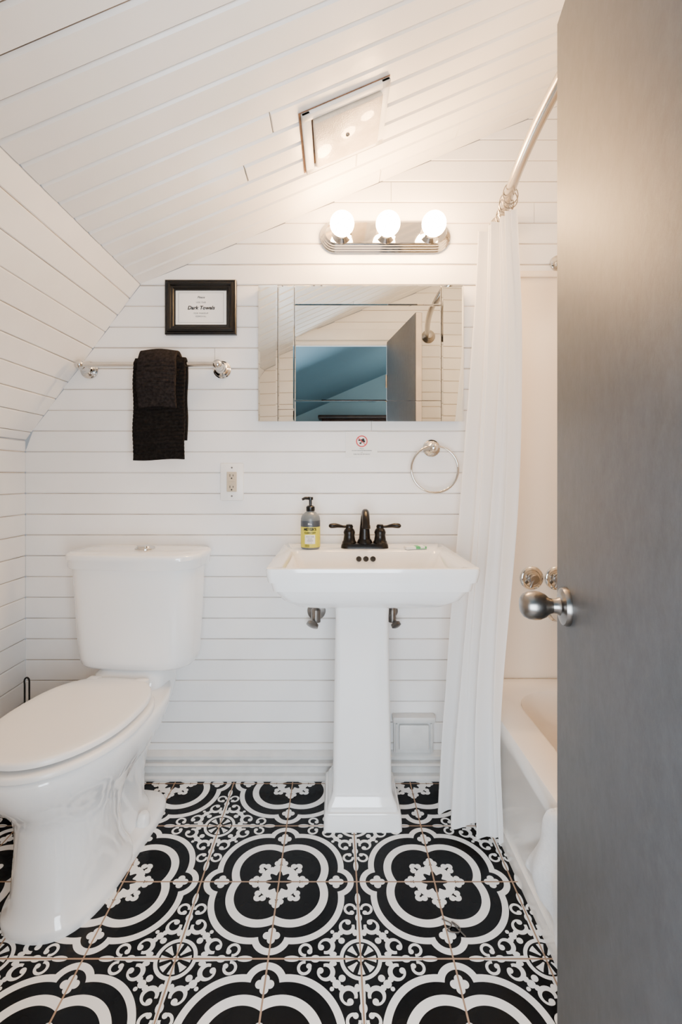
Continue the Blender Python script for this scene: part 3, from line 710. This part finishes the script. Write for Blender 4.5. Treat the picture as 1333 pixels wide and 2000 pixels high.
# ------------------------------------------------------------------ small notice
sx0,sx1,sz0,sz1=.037,.149,1.127,1.217
sg=thing('wall_notice',(.093,YB,sz0),'small white notice with red prohibition symbol','notice')
mk('notice_card',box(sx0,sx1,YB-.0022,YB-.0004,sz0,sz1),M_PAPER,sg,smooth=False)
yy=YB-.0026; c=(.094,1.183)
ring=loft([[Vector((c[0]+r*math.cos(2*PI*k/40),yy-.0004,c[1]+r*math.sin(2*PI*k/40))) for k in range(40)] for r in (.0205,.0165)],False,False)
dg=.0125
slash=([Vector((c[0]-dg-.001,yy-.0006,c[1]+dg-.001)),Vector((c[0]-dg+.001,yy-.0006,c[1]+dg+.001)),Vector((c[0]+dg+.001,yy-.0006,c[1]-dg+.001)),Vector((c[0]+dg-.001,yy-.0006,c[1]-dg-.001))],[[0,1,2,3]])
mk('prohibition_symbol',[ring,slash],M_RED,sg,smooth=False,label='red ring with slash')
mk('symbol_picture',[box(c[0]-.012,c[0]+.009,yy-.0001,yy+.0003,c[1]+.001,c[1]+.007,.0),box(c[0]-.003,c[0]+.012,yy-.0001,yy+.0003,c[1]-.004,c[1]+.003),box(c[0]-.008,c[0]-.001,yy-.0001,yy+.0003,c[1]-.010,c[1]-.004),lathe([(.0045,0),(0,.0002)],(c[0]+.005,yy,c[1]+.006),(0,-1,0),16)],M_INK,sg,smooth=False)
mk('notice_text',[text('Please',.0058,(c[0],yy,1.157)),text('DO NOT LEAVE WATER RUNNING',.0045,(c[0],yy,1.150),bold=.00005),text('and',.0045,(c[0],yy,1.1435)),text('TURN THE TAP OFF TIGHTLY',.0045,(c[0],yy,1.137),bold=.00005)],M_INK,sg,smooth=False)

# ------------------------------------------------------------------ door
dl=Vector((.410,.900)); dh=Vector((.322,.345)); dd=(dh-dl).normalized(); dn=Vector((-dd.y,dd.x))
if dn.x>0: dn=-dn
DM=Matrix(((dd.x,-dn.x,0,dl.x),(dd.y,-dn.y,0,dl.y),(0,0,1,0),(0,0,0,1)))
W=(dh-dl).length
door=thing('door_1',(dl.x,dl.y,0),'grey painted flush door standing open',None,kind='structure')
mk('door_slab',xf(box(0,W,0,.034,.008,1.894,.0012),DM),M_DOOR,door)
mk('door_edge_strip',xf(box(-.0006,.002,.002,.032,.010,1.892),DM),M_PEEL,door,smooth=False,label='worn bare paint door edge')
ax=Vector((dn.x,dn.y,0)); kp=DM@Vector((.060,0,.835))
kn=[lathe([(0,0),(.033,0),(.033,.004),(.031,.009),(.026,.011),(.016,.013),(.013,.018),(.0125,.028)],kp,ax,40)]
mk('knob_rosette',kn,M_NICK,door)
mk('door_knob',lathe([(.012,.022),(.014,.030),(.020,.036),(.0240,.045),(.0250,.054),(.0240,.064),(.020,.072),(.013,.077),(0,.079)],kp,ax,40),M_NICK,door,label='satin nickel round knob')
for z in (.25,1.65): mk('hinge',tube([tuple(DM@Vector((W+.004,-.002,z-.04))),tuple(DM@Vector((W+.004,-.002,z+.04)))],.006,12),M_NICK,door)

pts=smoothpath([(.255,1.165,.002),(.275,1.150,.003),(.262,1.135,.002),(.285,1.128,.004),(.292,1.142,.002),(.276,1.155,.004),(.30,1.12,.002)],6)
mk('lint_strand',tube(pts,.0014,6),M_LINT,label='small dark strand of lint lying on the tiles',cat='lint')

wd=thing('wardrobe',(.25,-2.25,0),'dark wooden wardrobe against the blue bedroom wall','wardrobe')
mk('wardrobe_body',box(-.15,.95,-2.49,-2.02,0,1.74,.006),M_WOOD,wd)
mk('cornice',box(-.19,.99,-2.49,-1.98,1.74,1.78,.012),M_WOOD,wd)
for x0 in (-.13,.41): mk('wardrobe_door',[box(x0,x0+.53,-2.022,-1.998,.08,1.70,.004)],M_WOOD,wd)

# ------------------------------------------------------------------ lights
def area(name,loc,rot,sx,sy,p,col):
    l=bpy.data.lights.new(name,'AREA'); l.shape='RECTANGLE'; l.size=sx; l.size_y=sy; l.energy=p; l.color=col
    o=bpy.data.objects.new(name,l); SC.collection.objects.link(o); o.location=loc; o.rotation_euler=rot; return o
area('daylight_fill_panel',(.0,-.55,.74),(PI/2,0,0),1.5,.98,86,(.80,.90,1.0))  # added soft fill panel behind the camera, standing in for daylight, below mirror view
def pt(name,loc,p,col,r=.15):
    l=bpy.data.lights.new(name,'POINT'); l.energy=p; l.color=col; l.shadow_soft_size=r
    o=bpy.data.objects.new(name,l); SC.collection.objects.link(o); o.location=loc
pt('bedroom_fill',(1.15,-1.3,1.7),30,(1,.96,.92))  # added fill brightening the blue bedroom, outside the mirror's view
pt('tub_warm_fill',(.95,1.0,1.95),11,(1,.76,.52),.2)  # added unseen warm fill over the tub and its surround
w=bpy.data.worlds.new('World'); SC.world=w; w.use_nodes=True
w.node_tree.nodes['Background'].inputs[0].default_value=(.8,.85,.9,1); w.node_tree.nodes['Background'].inputs[1].default_value=.4

cam=bpy.data.cameras.new('Camera'); co=bpy.data.objects.new('Camera',cam); SC.collection.objects.link(co)
co.location=(0,0,1.06); co.rotation_euler=(PI/2,0,0)
cam.sensor_fit='VERTICAL'; cam.sensor_height=36; cam.sensor_width=24; cam.lens=952/2000*36
cam.shift_x=.00575; cam.shift_y=-.035; cam.clip_start=.01
SC.camera=co
